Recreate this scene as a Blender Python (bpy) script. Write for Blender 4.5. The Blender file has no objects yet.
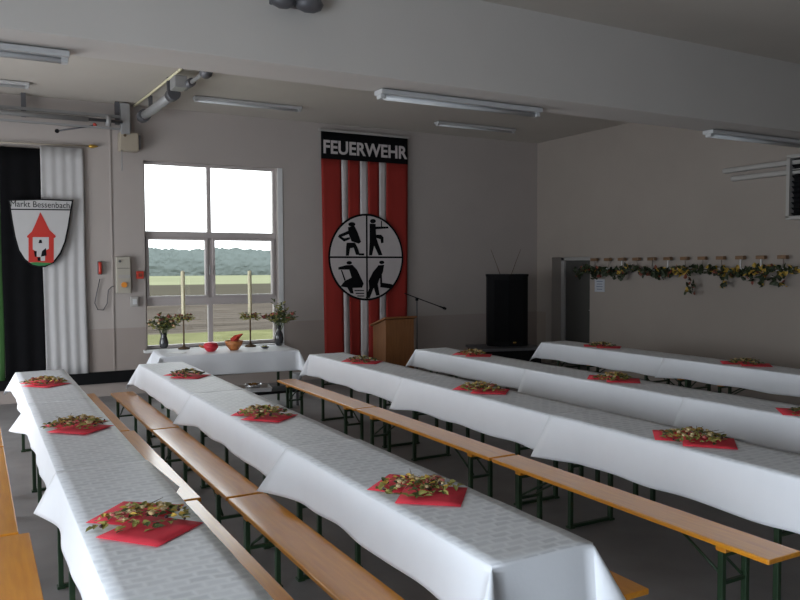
import bpy, bmesh, math, random
from mathutils import Vector, Matrix, Euler
S = bpy.context.scene
COL = S.collection
PI = math.pi
R = math.radians

# ------------------------------------------------------------------ camera
F_PX, YAW, PITCH, ROLL, CZ = 768.8, R(29.018), R(-2.485), R(-0.247), 1.859
cam_d = bpy.data.cameras.new('camera')
cam = bpy.data.objects.new('camera', cam_d); COL.objects.link(cam)
cam_d.sensor_fit = 'HORIZONTAL'; cam_d.sensor_width = 36; cam_d.lens = F_PX / 800 * 36
cam_d.clip_start = .05; cam_d.clip_end = 2000
_F = Vector((math.sin(YAW) * math.cos(PITCH), math.cos(YAW) * math.cos(PITCH), math.sin(PITCH)))
_R0 = Vector((math.cos(YAW), -math.sin(YAW), 0)); _U0 = _R0.cross(_F)
_R = _R0 * math.cos(ROLL) + _U0 * math.sin(ROLL); _U = _U0 * math.cos(ROLL) - _R0 * math.sin(ROLL)
M = Matrix((_R, _U, -_F)).transposed().to_4x4(); M.translation = (0, 0, CZ)
cam.matrix_world = M
S.camera = cam

def at(u, v, axis, val):
    """where the sight line through photo point (u, v) meets the plane axis = val"""
    d = _R * ((u - 400) / F_PX) + _U * ((300 - v) / F_PX) + _F
    o = Vector((0, 0, CZ)); i = 'XYZ'.index(axis)
    return o + d * ((val - o[i]) / d[i])

# ------------------------------------------------------------------ light
S.view_settings.view_transform = 'Standard'; S.view_settings.look = 'None'
S.view_settings.gamma = 1; S.view_settings.use_curve_mapping = False
S.view_settings.exposure = -0.35
W = bpy.data.worlds.new('overcast'); S.world = W; W.use_nodes = True
wn = W.node_tree.nodes; wl = W.node_tree.links
bg = wn['Background']; bg.inputs['Strength'].default_value = 5.0
geo = wn.new('ShaderNodeTexCoord'); sep = wn.new('ShaderNodeSeparateXYZ'); rmp = wn.new('ShaderNodeValToRGB')
wl.new(geo.outputs['Generated'], sep.inputs[0]); wl.new(sep.outputs['Z'], rmp.inputs[0])
rmp.color_ramp.elements[0].position = 0; rmp.color_ramp.elements[0].color = (.95, .97, 1, 1)
rmp.color_ramp.elements[1].position = 1; rmp.color_ramp.elements[1].color = (.90, .95, 1, 1)
wl.new(rmp.outputs[0], bg.inputs['Color'])

def area(name, loc, rot, sx, sy, power, color, portal=False):
    l = bpy.data.lights.new(name, 'AREA'); l.shape = 'RECTANGLE'; l.size = sx; l.size_y = sy
    l.energy = power; l.color = color
    if portal: l.cycles.is_portal = True
    o = bpy.data.objects.new(name, l); COL.objects.link(o); o.location = loc; o.rotation_euler = rot
    return o
# daylight through the big window and two unseen gates, the farther one added
area('window_portal', (3.26, 12.0, 2.04), (R(-90), 0, 0), 2.0, 2.75, 1, (1, 1, 1), True)
area('unseen_gate_daylight', (-2.75, .6, 1.3), (0, R(-90), 0), 2.5, 3.4, 255, (.74, .87, 1))
area('unseen_gate_daylight', (-2.75, 8.4, 1.3), (0, R(-90), 0), 2.5, 3.4, 170, (.86, .93, 1))  # added unseen gate, there to brighten the left of the back wall

# ------------------------------------------------------------------ materials
def mat(name, col, rough=.6, metal=0, spec=.5, coat=0, noise=0, nscale=8, col2=None, bump=0, bscale=60, stretch=(1, 1, 1), sheen=0):
    m = bpy.data.materials.new(name); m.use_nodes = True
    n = m.node_tree.nodes; l = m.node_tree.links; b = n['Principled BSDF']
    b.inputs['Roughness'].default_value = rough; b.inputs['Metallic'].default_value = metal
    b.inputs['Specular IOR Level'].default_value = spec; b.inputs['Coat Weight'].default_value = coat
    b.inputs['Coat Roughness'].default_value = .16
    b.inputs['Sheen Weight'].default_value = sheen
    tc = n.new('ShaderNodeTexCoord'); mp = n.new('ShaderNodeMapping'); l.new(tc.outputs['Object'], mp.inputs[0])
    mp.inputs['Scale'].default_value = stretch
    tx = n.new('ShaderNodeTexNoise'); tx.inputs['Scale'].default_value = nscale; tx.inputs['Detail'].default_value = 5
    l.new(mp.outputs[0], tx.inputs['Vector'])
    rp = n.new('ShaderNodeValToRGB'); rp.color_ramp.elements[0].position = .3; rp.color_ramp.elements[1].position = .7
    c2 = col2 or tuple(c * (1 - noise) for c in col)
    rp.color_ramp.elements[0].color = (*c2, 1); rp.color_ramp.elements[1].color = (*col, 1)
    l.new(tx.outputs['Fac'], rp.inputs[0]); l.new(rp.outputs[0], b.inputs['Base Color'])
    if bump:
        t2 = n.new('ShaderNodeTexNoise'); t2.inputs['Scale'].default_value = bscale; t2.inputs['Detail'].default_value = 4
        l.new(mp.outputs[0], t2.inputs['Vector'])
        bp = n.new('ShaderNodeBump'); bp.inputs['Strength'].default_value = bump; bp.inputs['Distance'].default_value = .01
        l.new(t2.outputs['Fac'], bp.inputs['Height']); l.new(bp.outputs[0], b.inputs['Normal'])
    return m

def wall_mat(name='wall_plaster', col=(.43, .385, .36)):
    m = mat(name, col, .8, noise=.06, nscale=1.5, bump=.12, bscale=90)
    n = m.node_tree.nodes; l = m.node_tree.links; b = n['Principled BSDF']
    g = n.new('ShaderNodeNewGeometry'); s = n.new('ShaderNodeSeparateXYZ'); l.new(g.outputs['Position'], s.inputs[0])
    t = n.new('ShaderNodeMath'); t.operation = 'LESS_THAN'; t.inputs[1].default_value = .98; l.new(s.outputs['Z'], t.inputs[0])
    t2 = n.new('ShaderNodeMath'); t2.operation = 'GREATER_THAN'; t2.inputs[1].default_value = 11.5; l.new(s.outputs['Y'], t2.inputs[0])
    t3 = n.new('ShaderNodeMath'); t3.operation = 'MULTIPLY'; l.new(t.outputs[0], t3.inputs[0]); l.new(t2.outputs[0], t3.inputs[1])
    old = b.inputs['Base Color'].links[0].from_socket
    mx = n.new('ShaderNodeMix'); mx.data_type = 'RGBA'; mx.blend_type = 'MULTIPLY'
    l.new(t3.outputs[0], mx.inputs['Factor']); l.new(old, mx.inputs['A']); mx.inputs['B'].default_value = (.86, .82, .80, 1)
    l.new(mx.outputs['Result'], b.inputs['Base Color'])
    return m

def emboss_mat():
    """white tablecloth with a woven pattern of short dashes"""
    m = mat('tablecloth_pattern', (.80, .82, .85), .5, noise=.04, nscale=12)
    n = m.node_tree.nodes; l = m.node_tree.links; b = n['Principled BSDF']
    tc = n.new('ShaderNodeTexCoord')
    mp = n.new('ShaderNodeMapping'); l.new(tc.outputs['Object'], mp.inputs[0])
    ns = n.new('ShaderNodeTexNoise'); ns.inputs['Scale'].default_value = 9; l.new(mp.outputs[0], ns.inputs['Vector'])
    ad = n.new('ShaderNodeVectorMath'); ad.operation = 'MULTIPLY_ADD'
    l.new(ns.outputs['Color'], ad.inputs[0]); ad.inputs[1].default_value = (.035, .035, 0); l.new(mp.outputs[0], ad.inputs[2])
    br = n.new('ShaderNodeTexBrick'); l.new(ad.outputs[0], br.inputs['Vector'])
    br.inputs['Color1'].default_value = (.62, .63, .66, 1); br.inputs['Color2'].default_value = (.86, .86, .88, 1)
    br.inputs['Mortar'].default_value = (1, 1, 1, 1)
    br.inputs['Scale'].default_value = 1; br.inputs['Brick Width'].default_value = .085; br.inputs['Row Height'].default_value = .05
    br.inputs['Mortar Size'].default_value = .019; br.inputs['Mortar Smooth'].default_value = 1.0
    old = b.inputs['Base Color'].links[0].from_socket
    mx = n.new('ShaderNodeMix'); mx.data_type = 'RGBA'; mx.blend_type = 'MULTIPLY'; mx.inputs['Factor'].default_value = .55
    l.new(old, mx.inputs['A']); l.new(br.outputs['Color'], mx.inputs['B']); l.new(mx.outputs['Result'], b.inputs['Base Color'])
    bp = n.new('ShaderNodeBump'); bp.inputs['Strength'].default_value = .5; bp.inputs['Distance'].default_value = .006
    l.new(br.outputs['Color'], bp.inputs['Height']); l.new(bp.outputs[0], b.inputs['Normal'])
    return m

def wood_mat(name, c1, c2, rough=.35, axis_scale=(14, 1.2, 14), coat=.4):
    return mat(name, c1, rough, col2=c2, nscale=3, stretch=axis_scale, coat=coat, bump=.05, bscale=12)

def glass_mat():
    m = bpy.data.materials.new('window_glass'); m.use_nodes = True
    n = m.node_tree.nodes; l = m.node_tree.links; n.clear()
    o = n.new('ShaderNodeOutputMaterial'); t = n.new('ShaderNodeBsdfTransparent'); g = n.new('ShaderNodeBsdfGlossy')
    g.inputs['Roughness'].default_value = .02; t.inputs[0].default_value = (.96, .98, .97, 1)
    f = n.new('ShaderNodeFresnel'); f.inputs[0].default_value = 1.3; x = n.new('ShaderNodeMixShader')
    l.new(f.outputs[0], x.inputs[0]); l.new(t.outputs[0], x.inputs[1]); l.new(g.outputs[0], x.inputs[2]); l.new(x.outputs[0], o.inputs[0])
    return m

MT = dict(
    wall=wall_mat(),
    wallshaded=wall_mat('side_wall_plaster_shaded', (.34, .295, .26)),  # same wall plaster, with the side wall's shade put into a darker colour
    ceiling=mat('ceiling_paint', (.50, .46, .41), .85, noise=.06, nscale=1.2, bump=.08),
    beam=mat('beam_paint', (.52, .49, .46), .7, noise=.05, nscale=1.5, bump=.06),
    floor=mat('floor_concrete', (.29, .28, .28), .55, noise=.25, nscale=2.5, bump=.08, bscale=40),
    cloth=mat('tablecloth_plain', (.80, .82, .86), .6, noise=.03, nscale=6, bump=.05, bscale=60),
    emboss=emboss_mat(),
    bench=wood_mat('varnished_pine', (.84, .34, .016), (.72, .26, .012), .36, (14, 1.2, 14), .85),
    steel=mat('green_steel', (.018, .045, .018), .45, noise=.2),
    red=mat('red_napkin', (.80, .045, .075), .75, noise=.12, nscale=20),
    olive=mat('dry_leaf', (.42, .38, .10), .7, col2=(.24, .24, .07), nscale=40),
    green=mat('green_leaf', (.09, .12, .035), .6, col2=(.04, .06, .02), nscale=30),
    ivy=mat('vine_leaf', (.035, .05, .015), .6, col2=(.015, .025, .010), nscale=30),
    yellow=mat('yellow_leaf', (.58, .40, .06), .65, col2=(.45, .27, .05), nscale=30),
    rust=mat('rust_leaf', (.28, .08, .03), .65, col2=(.16, .03, .03), nscale=30),
    cream=mat('cream_flower', (.66, .55, .33), .7, col2=(.5, .36, .16), nscale=40),
    pink=mat('pink_flower', (.55, .16, .14), .7, col2=(.40, .08, .08), nscale=40),
    berry=mat('dark_berry', (.05, .012, .02), .3, noise=.3),
    twig=mat('twig_bark', (.12, .075, .04), .8, noise=.3, nscale=30),
    frame=mat('window_frame_paint', (.50, .45, .44), .45, noise=.05),
    reveal=mat('reveal_paint', (.72, .72, .72), .6, noise=.03),
    glass=glass_mat(),
    black=mat('black_matt', (.007, .007, .008), .85, spec=.2, noise=.2),
    blackcloth=mat('black_cloth', (.007, .007, .008), .95, spec=.1, noise=.2),
    whitecloth=mat('white_flag_cloth', (.50, .49, .49), .85, noise=.04),
    bred=mat('red_flag_cloth', (.30, .018, .011), .8, noise=.15, nscale=3, stretch=(3, 1, .4)),
    bwhite=mat('white_stripe_cloth', (.55, .50, .50), .8, noise=.06),
    greencloth=mat('green_cloth', (.03, .10, .02), .85, noise=.1),
    grey=mat('grey_metal', (.34, .34, .34), .5, metal=.3, noise=.1),
    dgrey=mat('dark_grey_metal', (.13, .13, .14), .5, metal=.4, noise=.15),
    lamp=mat('lamp_housing', (.46, .46, .46), .4, noise=.03),
    lampd=mat('lamp_diffuser', (.60, .61, .62), .25, noise=.02),
    beige=mat('beige_plastic', (.38, .33, .26), .5, noise=.04),
    beige2=mat('pale_plastic', (.42, .39, .33), .5, noise=.03),
    redplastic=mat('red_plastic', (.55, .05, .03), .35, noise=.05),
    orangeplastic=mat('orange_plastic', (.75, .28, .04), .4, noise=.05),
    brass=mat('brass', (.65, .40, .08), .35, metal=.7, noise=.08),
    wooddark=wood_mat('lectern_wood', (.27, .11, .035), (.20, .075, .022), .4, (14, 14, 1.2), .15),
    woodcap=wood_mat('peg_block_wood', (.24, .13, .06), (.17, .09, .04), .5),
    white=mat('white_paint', (.74, .74, .74), .45, noise=.03),
    paper=mat('notice_paper', (.48, .50, .55), .7, noise=.03),
    ink=mat('ink', (.09, .11, .18), .7),
    candle=mat('candle_wax', (.80, .74, .50), .4, noise=.04),
    vase=mat('dark_glaze', (.05, .05, .055), .2, noise=.3, coat=.5),
    bowlred=mat('red_glaze', (.62, .03, .05), .3, noise=.06),
    terra=mat('orange_glaze', (.55, .20, .06), .4, noise=.1),
    gate=mat('unseen_wall_darkened', (.13, .13, .14), .6, noise=.1),  # dark tone for the unseen front wall, chosen to cut bounced light
    door=mat('grey_door_paint', (.075, .072, .066), .5, noise=.05),
    palegrey=mat('pale_grey_paint', (.40, .38, .36), .6, noise=.04),
    silver=mat('tray_metal', (.55, .56, .57), .25, metal=.8, noise=.05),
    armgreen=mat('heraldic_green', (.03, .20, .06), .6),
    armred=mat('heraldic_red', (.50, .03, .02), .5, noise=.05),
    lawn=mat('lawn_grass', (.15, .15, .075), .9, spec=.0, noise=.35, nscale=1.5, bump=.3),
    plough=mat('ploughed_soil', (.105, .088, .074), .95, spec=.0, noise=.55, nscale=.8, stretch=(.4, 2, 1), bump=.4),
    stubble=mat('stubble_strip', (.072, .064, .050), .95, spec=.0, noise=.2, nscale=.3, stretch=(.2, 1, 1)),
    meadow=mat('meadow_grass', (.20, .205, .13), .95, spec=.0, noise=.15, nscale=.05),
    tree=mat('hazed_tree_leaf', (.112, .130, .126), .95, spec=.0, noise=.12, nscale=.3),  # distance haze is mixed into this pale leaf colour
)

# ------------------------------------------------------------------ mesh helpers
class MB:
    def __init__(s): s.bm = bmesh.new()
    def box(s, c, size, rot=None, bev=0, mi=0):
        b = bmesh.new(); bmesh.ops.create_cube(b, size=1)
        bmesh.ops.scale(b, vec=size, verts=b.verts)
        if bev: bmesh.ops.bevel(b, geom=b.edges[:], offset=bev, segments=2, affect='EDGES', profile=.5)
        m = Matrix.Translation(c) @ (rot.to_matrix().to_4x4() if rot else Matrix())
        bmesh.ops.transform(b, matrix=m, verts=b.verts); return s.add(b, mi)
    def add(s, b, mi=0):
        off = [s.bm.verts.new(v.co) for v in b.verts]
        b.verts.index_update()
        for f in b.faces:
            try:
                nf = s.bm.faces.new([off[v.index] for v in f.verts]); nf.material_index = mi if mi else f.material_index; nf.smooth = f.smooth
            except ValueError: pass
        b.free(); return s
    def tube(s, pts, r, n=8, mi=0, close=True):
        pts = [Vector(p) for p in pts]; rings = []
        rr = r if isinstance(r, (list, tuple)) else [r] * len(pts)
        prev = None
        for i, p in enumerate(pts):
            t = (pts[min(i + 1, len(pts) - 1)] - pts[max(i - 1, 0)]).normalized()
            if prev is None:
                a = Vector((0, 0, 1)) if abs(t.z) < .9 else Vector((1, 0, 0)); x = t.cross(a).normalized()
            else: x = (prev - t * prev.dot(t)).normalized()
            prev = x; y = t.cross(x)
            rings.append([s.bm.verts.new(p + (x * math.cos(k * 2 * PI / n) + y * math.sin(k * 2 * PI / n)) * rr[i]) for k in range(n)])
        for a, b in zip(rings, rings[1:]):
            for k in range(n):
                f = s.bm.faces.new((a[k], a[(k + 1) % n], b[(k + 1) % n], b[k])); f.smooth = True; f.material_index = mi
        if close:
            for rg in (rings[0][::-1], rings[-1]):
                f = s.bm.faces.new(rg); f.material_index = mi
        return s
    def lathe(s, prof, c=(0, 0, 0), n=20, mi=0):
        c = Vector(c); rings = []
        for r, z in prof:
            rings.append([s.bm.verts.new(c + Vector((max(r, 1e-4) * math.cos(k * 2 * PI / n), max(r, 1e-4) * math.sin(k * 2 * PI / n), z))) for k in range(n)])
        for a, b in zip(rings, rings[1:]):
            for k in range(n):
                f = s.bm.faces.new((a[k], a[(k + 1) % n], b[(k + 1) % n], b[k])); f.smooth = True; f.material_index = mi
        s.bm.faces.new(rings[0][::-1]); s.bm.faces.new(rings[-1]); return s
    def ball(s, c, r, sub=1, sc=(1, 1, 1), mi=0):
        b = bmesh.new(); bmesh.ops.create_icosphere(b, subdivisions=sub, radius=r)
        bmesh.ops.scale(b, vec=sc, verts=b.verts); bmesh.ops.translate(b, vec=c, verts=b.verts)
        for f in b.faces: f.smooth = True
        return s.add(b, mi)
    def prism(s, poly, y0, y1, mi=0):
        """polygon of (x, z) points extruded along Y"""
        a = [s.bm.verts.new((x, y0, z)) for x, z in poly]; b = [s.bm.verts.new((x, y1, z)) for x, z in poly]
        n = len(poly)
        for k in range(n):
            f = s.bm.faces.new((a[k], a[(k + 1) % n], b[(k + 1) % n], b[k])); f.material_index = mi
        for q in (a, b[::-1]):
            f = s.bm.faces.new(q); f.material_index = mi
        return s
    def leaf(s, c, L, w, rot, mi=0, cup=.25):
        m = Matrix.Translation(c) @ rot.to_matrix().to_4x4()
        P = [(0, 0, 0), (w * .5, L * .35, cup * w), (w * .35, L * .7, cup * w * .6), (0, L, -cup * w * .5), (-w * .35, L * .7, cup * w * .6), (-w * .5, L * .35, cup * w), (0, L * .5, 0)]
        v = [s.bm.verts.new(m @ Vector(p)) for p in P]
        for q in ((0, 1, 6), (1, 2, 6), (2, 3, 6), (3, 4, 6), (4, 5, 6), (5, 0, 6)):
            f = s.bm.faces.new([v[i] for i in q]); f.material_index = mi
        return s
    def build(s, name, mats, parent=None, loc=None):
        me = bpy.data.meshes.new(name)
        bmesh.ops.recalc_face_normals(s.bm, faces=s.bm.faces)
        s.bm.to_mesh(me); s.bm.free()
        for m in (mats if isinstance(mats, (list, tuple)) else [mats]): me.materials.append(m)
        o = bpy.data.objects.new(name, me); COL.objects.link(o)
        if parent: o.parent = parent
        if loc: o.location = loc
        return o

def tag(o, label, cat, group=None, kind=None):
    o['label'] = label; o['category'] = cat
    if group: o['group'] = group
    if kind: o['kind'] = kind
    return o
def struct(o, label=None):
    o['kind'] = 'structure'
    if label: o['label'] = label
    return o
def empty(name, loc=(0, 0, 0), rz=0):
    o = bpy.data.objects.new(name, None); COL.objects.link(o); o.location = loc; o.rotation_euler = (0, 0, rz)
    o.empty_display_size = .1
    return o
def copy_tree(o, parent=None):
    c = o.copy(); COL.objects.link(c)
    if parent: c.parent = parent
    for ch in list(o.children): copy_tree(ch, c)
    return c
def text_mesh(name, body, size, material, parent, loc, rot, bold=0, ext=.002, sx=1):
    cu = bpy.data.curves.new(name, 'FONT'); cu.body = body; cu.size = size; cu.align_x = 'CENTER'; cu.align_y = 'CENTER'
    cu.extrude = ext; cu.offset = bold; cu.resolution_u = 4
    t = bpy.data.objects.new(name + '_curve', cu); COL.objects.link(t)
    bpy.context.view_layer.update()
    me = bpy.data.meshes.new_from_object(t.evaluated_get(bpy.context.evaluated_depsgraph_get()))
    bpy.data.objects.remove(t); bpy.data.curves.remove(cu)
    me.materials.clear(); me.materials.append(material)
    o = bpy.data.objects.new(name, me); COL.objects.link(o); o.parent = parent; o.location = loc; o.rotation_euler = rot; o.scale = (sx, 1, 1)
    return o

# ------------------------------------------------------------------ room shell
XL, XR, YF, YB, H1, H2 = -2.6, 9.57, -4.0, 11.77, 3.92, 4.22
WX0, WX1, WZ0, WZ1 = 2.225, 4.295, .64, 3.44
struct(MB().box(((XL + XR) / 2, (YF + YB) / 2, -.05), (XR - XL + .8, YB - YF + .8, .1)).build('floor', MT['floor']))
c = MB(); c.box(((XL + XR) / 2, (5.2 + YB) / 2, H2 + .1), (XR - XL + .8, YB - 5.2 + .8, .2))
c.box(((XL + XR) / 2, (YF + 5.1) / 2, H1 + .25), (XR - XL + .8, 5.1 - YF + .8, .5))
struct(c.build('ceiling', MT['ceiling']))
w = MB(); T = .30
def wallpiece(m, x0, x1, z0, z1): m.box(((x0 + x1) / 2, YB + T / 2, (z0 + z1) / 2), (x1 - x0, T, z1 - z0))
wallpiece(w, XL - .3, WX0, 0, H2); wallpiece(w, WX1, XR + .3, 0, H2); wallpiece(w, WX0, WX1, 0, WZ0); wallpiece(w, WX0, WX1, WZ1, H2)
struct(w.build('wall_back', MT['wall']))
DY0, DY1, DZ = 10.30, 11.33, 2.02
w = MB()
for y0, y1, z0, z1 in ((YF, DY0, 0, H2), (DY1, YB, 0, H2), (DY0, DY1, DZ, H2)):
    w.box((XR + .2, (y0 + y1) / 2, (z0 + z1) / 2), (.4, y1 - y0, z1 - z0))
struct(w.build('wall_right', MT['wallshaded']))
w = MB(); GH = 2.6
for y0, y1, z0, z1 in ((YF, -1.15, 0, H2), (2.35, 6.65, 0, H2), (10.15, YB, 0, H2), (-1.15, 2.35, GH, H2), (6.65, 10.15, GH, H2)):  # the farther gate opening is added along with its light
    w.box((XL - .15, (y0 + y1) / 2, (z0 + z1) / 2), (.3, y1 - y0, z1 - z0))
struct(w.build('wall_left', MT['wall']))
struct(MB().box(((XL + XR) / 2, YF - .15, H1 / 2), (XR - XL, .3, H1)).build('wall_front', MT['gate']))  # plain unseen wall, its colour darkened to limit bounce
struct(MB().box(((XL + XR) / 2, 5.21, 3.75), (XR - XL, .44, 1.04), bev=.008).build('ceiling_beam', MT['beam']), 'broad white concrete beam crossing the hall under the ceiling')
struct(MB().box((1.765, YB - .008, 2.1), (.018, .016, 3.6)).build('trim_1', MT['wall']))
struct(MB().box((1.40, YB - .02, .275), (4.6, .04, .17)).build('baseboard_back', MT['black']))
# window frame with six panes
win = struct(empty('window_1', ((WX0 + WX1) / 2, YB, WZ0)))
ox, oz = win.location.x, WZ0
yc = .13
fr = MB()
def bar(x0, x1, z0, z1, d=.07, y=yc): fr.box(((x0 + x1) / 2 - ox, y, (z0 + z1) / 2 - oz), (x1 - x0, d - (.008 if z1 - z0 > x1 - x0 else 0), z1 - z0), bev=.004)
t1, t2, xm = 2.355, 1.345, 3.215
bar(WX0 - .01, WX0 + .035, WZ0, WZ1); bar(WX1 - .045, WX1, WZ0, WZ1); bar(WX0, WX1, WZ1 - .04, WZ1); bar(WX0, WX1, WZ0, WZ0 + .05)
bar(WX0, WX1, t1 - .05, t1 + .05); bar(WX0, WX1, t2 - .06, t2 + .06)
bar(xm - .03, xm + .03, t1, WZ1); bar(xm - .045, xm + .045, t2, t1); bar(xm - .035, xm + .035, WZ0, t2)
fr.build('window_frame', MT['frame'], win)
for x0, x1 in ((WX0 + .03, xm - .035), (xm + .035, WX1 - .04)):
    fr = MB(); a, b_ = t2 + .055, t1 - .045; s_ = .040
    bar(x0, x0 + s_, a, b_, .09, yc - .02); bar(x1 - s_, x1, a, b_, .09, yc - .02); bar(x0, x1, a, a + s_ * .8, .09, yc - .02); bar(x0, x1, b_ - s_ * .8, b_, .09, yc - .02)
    fr.build('sash', MT['frame'], win)
for x0, x1 in ((WX0 + .03, xm - .01), (xm + .01, WX1 - .03)):
    for z0, z1 in ((WZ0 + .03, t2 - .03), (t2 + .03, t1 - .03), (t1 + .03, WZ1 - .03)):
        MB().box(((x0 + x1) / 2 - ox, yc + .01, (z0 + z1) / 2 - oz), (x1 - x0, .006, z1 - z0)).build('pane', MT['glass'], win)
MB().box((xm - .02 - ox, yc - .10, 1.82 - oz), (.02, .03, .14), bev=.005).build('window_handle', MT['lamp'], win)
rv = MB()
for x, w_ in ((WX1 + .04, .08),): rv.box((x - ox, -.006, (WZ0 + WZ1) / 2 - oz), (w_, .012, WZ1 - WZ0))
rv.build('window_surround', MT['reveal'], win)
MB().box((0, .0, -.02), (WX1 - WX0 + .1, .22, .04), bev=.006).build('window_sill', MT['white'], win)
# door in the side wall
door = struct(empty('door_1', (XR + .3, (DY0 + DY1) / 2, 0)))
MB().box((.0, -.0, DZ / 2), (.05, DY1 - DY0 - .02, DZ), bev=.002).build('door_leaf', MT['door'], door)
d = MB()
for y in (-1, 1): d.box((-.02, y * ((DY1 - DY0) / 2 - .04), DZ / 2), (.10, .08, DZ))
d.box((-.02, 0, DZ - .03), (.10, DY1 - DY0, .06))
d.build('door_frame', MT['palegrey'], door)
MB().tube([(-.03, -.38, 1.05), (-.08, -.38, 1.05), (-.08, -.26, 1.05)], .01).build('door_handle', MT['grey'], door)

# ------------------------------------------------------------------ outside
def strip(name, y0, y1, m, label, z=-.3):
    o = MB().box((0, (y0 + y1) / 2, z - .1), (700, y1 - y0, .2)).build(name, m); o['kind'] = 'structure'; o['label'] = label; return o
strip('lawn', 12.1, 25.5, MT['lawn'], 'green lawn outside the window')
strip('ploughed_field', 25.5, 60, MT['plough'], 'brown ploughed field beyond the lawn')
strip('stubble_field', 60, 98, MT['stubble'], 'grey brown stubble field beyond the ploughed one')
strip('meadow_field', 98, 420, MT['meadow'], 'pale green meadow before the trees')
rnd = random.Random(3)
from mathutils import noise as nz
tr = MB(); cols = []
for i in range(900):
    x = -70 + i * .45
    hh = 7.0 + .9 * nz.noise((x * .09, 0, 0)) + .8 * nz.noise((x * .35, 3, 0)) + .5 * nz.noise((x * 1.1, 7, 0))
    cols.append([tr.bm.verts.new((x, 205 + 5 * (k / 20) ** 2 + .5 * nz.noise((x * .25, k * .2, 5)) + .3 * nz.noise((x * .9, k * .5, 9)), -.3 + (hh + .3) * k / 20)) for k in range(21)]
                + [tr.bm.verts.new((x, 215, -.3 + hh * .9)), tr.bm.verts.new((x, 217, -.3))])
for a, b in zip(cols, cols[1:]):
    for k in range(22): tr.bm.faces.new((a[k], a[k + 1], b[k + 1], b[k]))
tag(tr.build('treeline', MT['tree']), 'hazy line of trees at the far edge of the meadow', 'trees', kind='stuff')

# ------------------------------------------------------------------ beer tables and benches
def leg_frame(hw, z, foot=.02):
    """U-shaped folding frame of two uprights with rungs, standing in the XZ plane"""
    m = MB()
    for s in (-1, 1):
        m.box((s * hw, 0, z / 2), (.028, .032, z), bev=.003)
        m.box((s * hw, 0, .008), (.045, .05, .016), bev=.003)
    m.box((0, 0, z - .012), (2 * hw, .04, .02)); m.box((0, 0, .012), (2 * hw, .024, .022)); m.box((0, 0, z * .62), (2 * hw, .018, .018))
    return m
def make_set(name, length, width, top, thick, hw, inset):
    r = empty(name)
    p = MB().box((0, 0, top - thick / 2), (width, length, thick), bev=.006)
    p.build('tabletop' if 'table' in name else 'plank', MT['bench'], r)
    for s in (-1, 1):
        MB().box((0, s * (inset - .0) * 1.0, top - thick - .014), (width * .86, .06, .028), bev=.004).build('batten', MT['bench'], r)
        f = leg_frame(hw, top - thick - .028).build('leg_frame', MT['steel'], r, (0, s * (inset), 0))
        for q in (-1, 1):
            MB().tube([(q * hw * .7, 0, (top - thick) * .62), (q * hw * .7, -s * .28, top - thick - .01)], .008, 6).build('brace', MT['steel'], f)
    return r
protoT = make_set('beer_table', 2.2, .44, .765, .027, .19, .80)
protoB = make_set('beer_bench', 2.2, .24, .48, .027, .09, .82)
usedT = usedB = False
L = 2.24
ROWS = [  # x0, x1, y of the far end, name of the row, hang per cloth
    (.360, .825, (8.93, 6.80, 4.42, 2.20), 'row below the shield', (.21, .21, .21), 3, (.95, .62)),
    (1.605, 2.085, (8.95, 6.60, 4.30, 2.22), 'row at the window', (.24, .24, .245), 3, (.75, .95)),
    (3.620, 4.080, (8.85, 6.50, 4.30, 2.20), 'row at the red banner', (.255, .28, .285), 3, (.55, .60)),
    (5.045, 5.515, (8.68, 6.39, 4.33, 2.00), 'row at the loudspeaker', (.23, .27, .25), 3, (.40, .45)),
    (7.060, 7.520, (8.58, 6.36, 4.12), 'row by the garland wall', (.23, .22), 2, (.5,)),
]
POSN = ('far', 'middle', 'near')
def put_table(x, y, label):
    global usedT
    o = protoT if not usedT else copy_tree(protoT); usedT = True
    o.location = (x, y, 0); tag(o, label, 'table', 'folding beer tables'); return o
def put_bench(x, y, label, rz=0):
    global usedB
    o = protoB if not usedB else copy_tree(protoB); usedB = True
    o.location = (x, y, 0); o.rotation_euler = (0, 0, rz); tag(o, label, 'bench', 'folding beer benches'); return o

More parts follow.
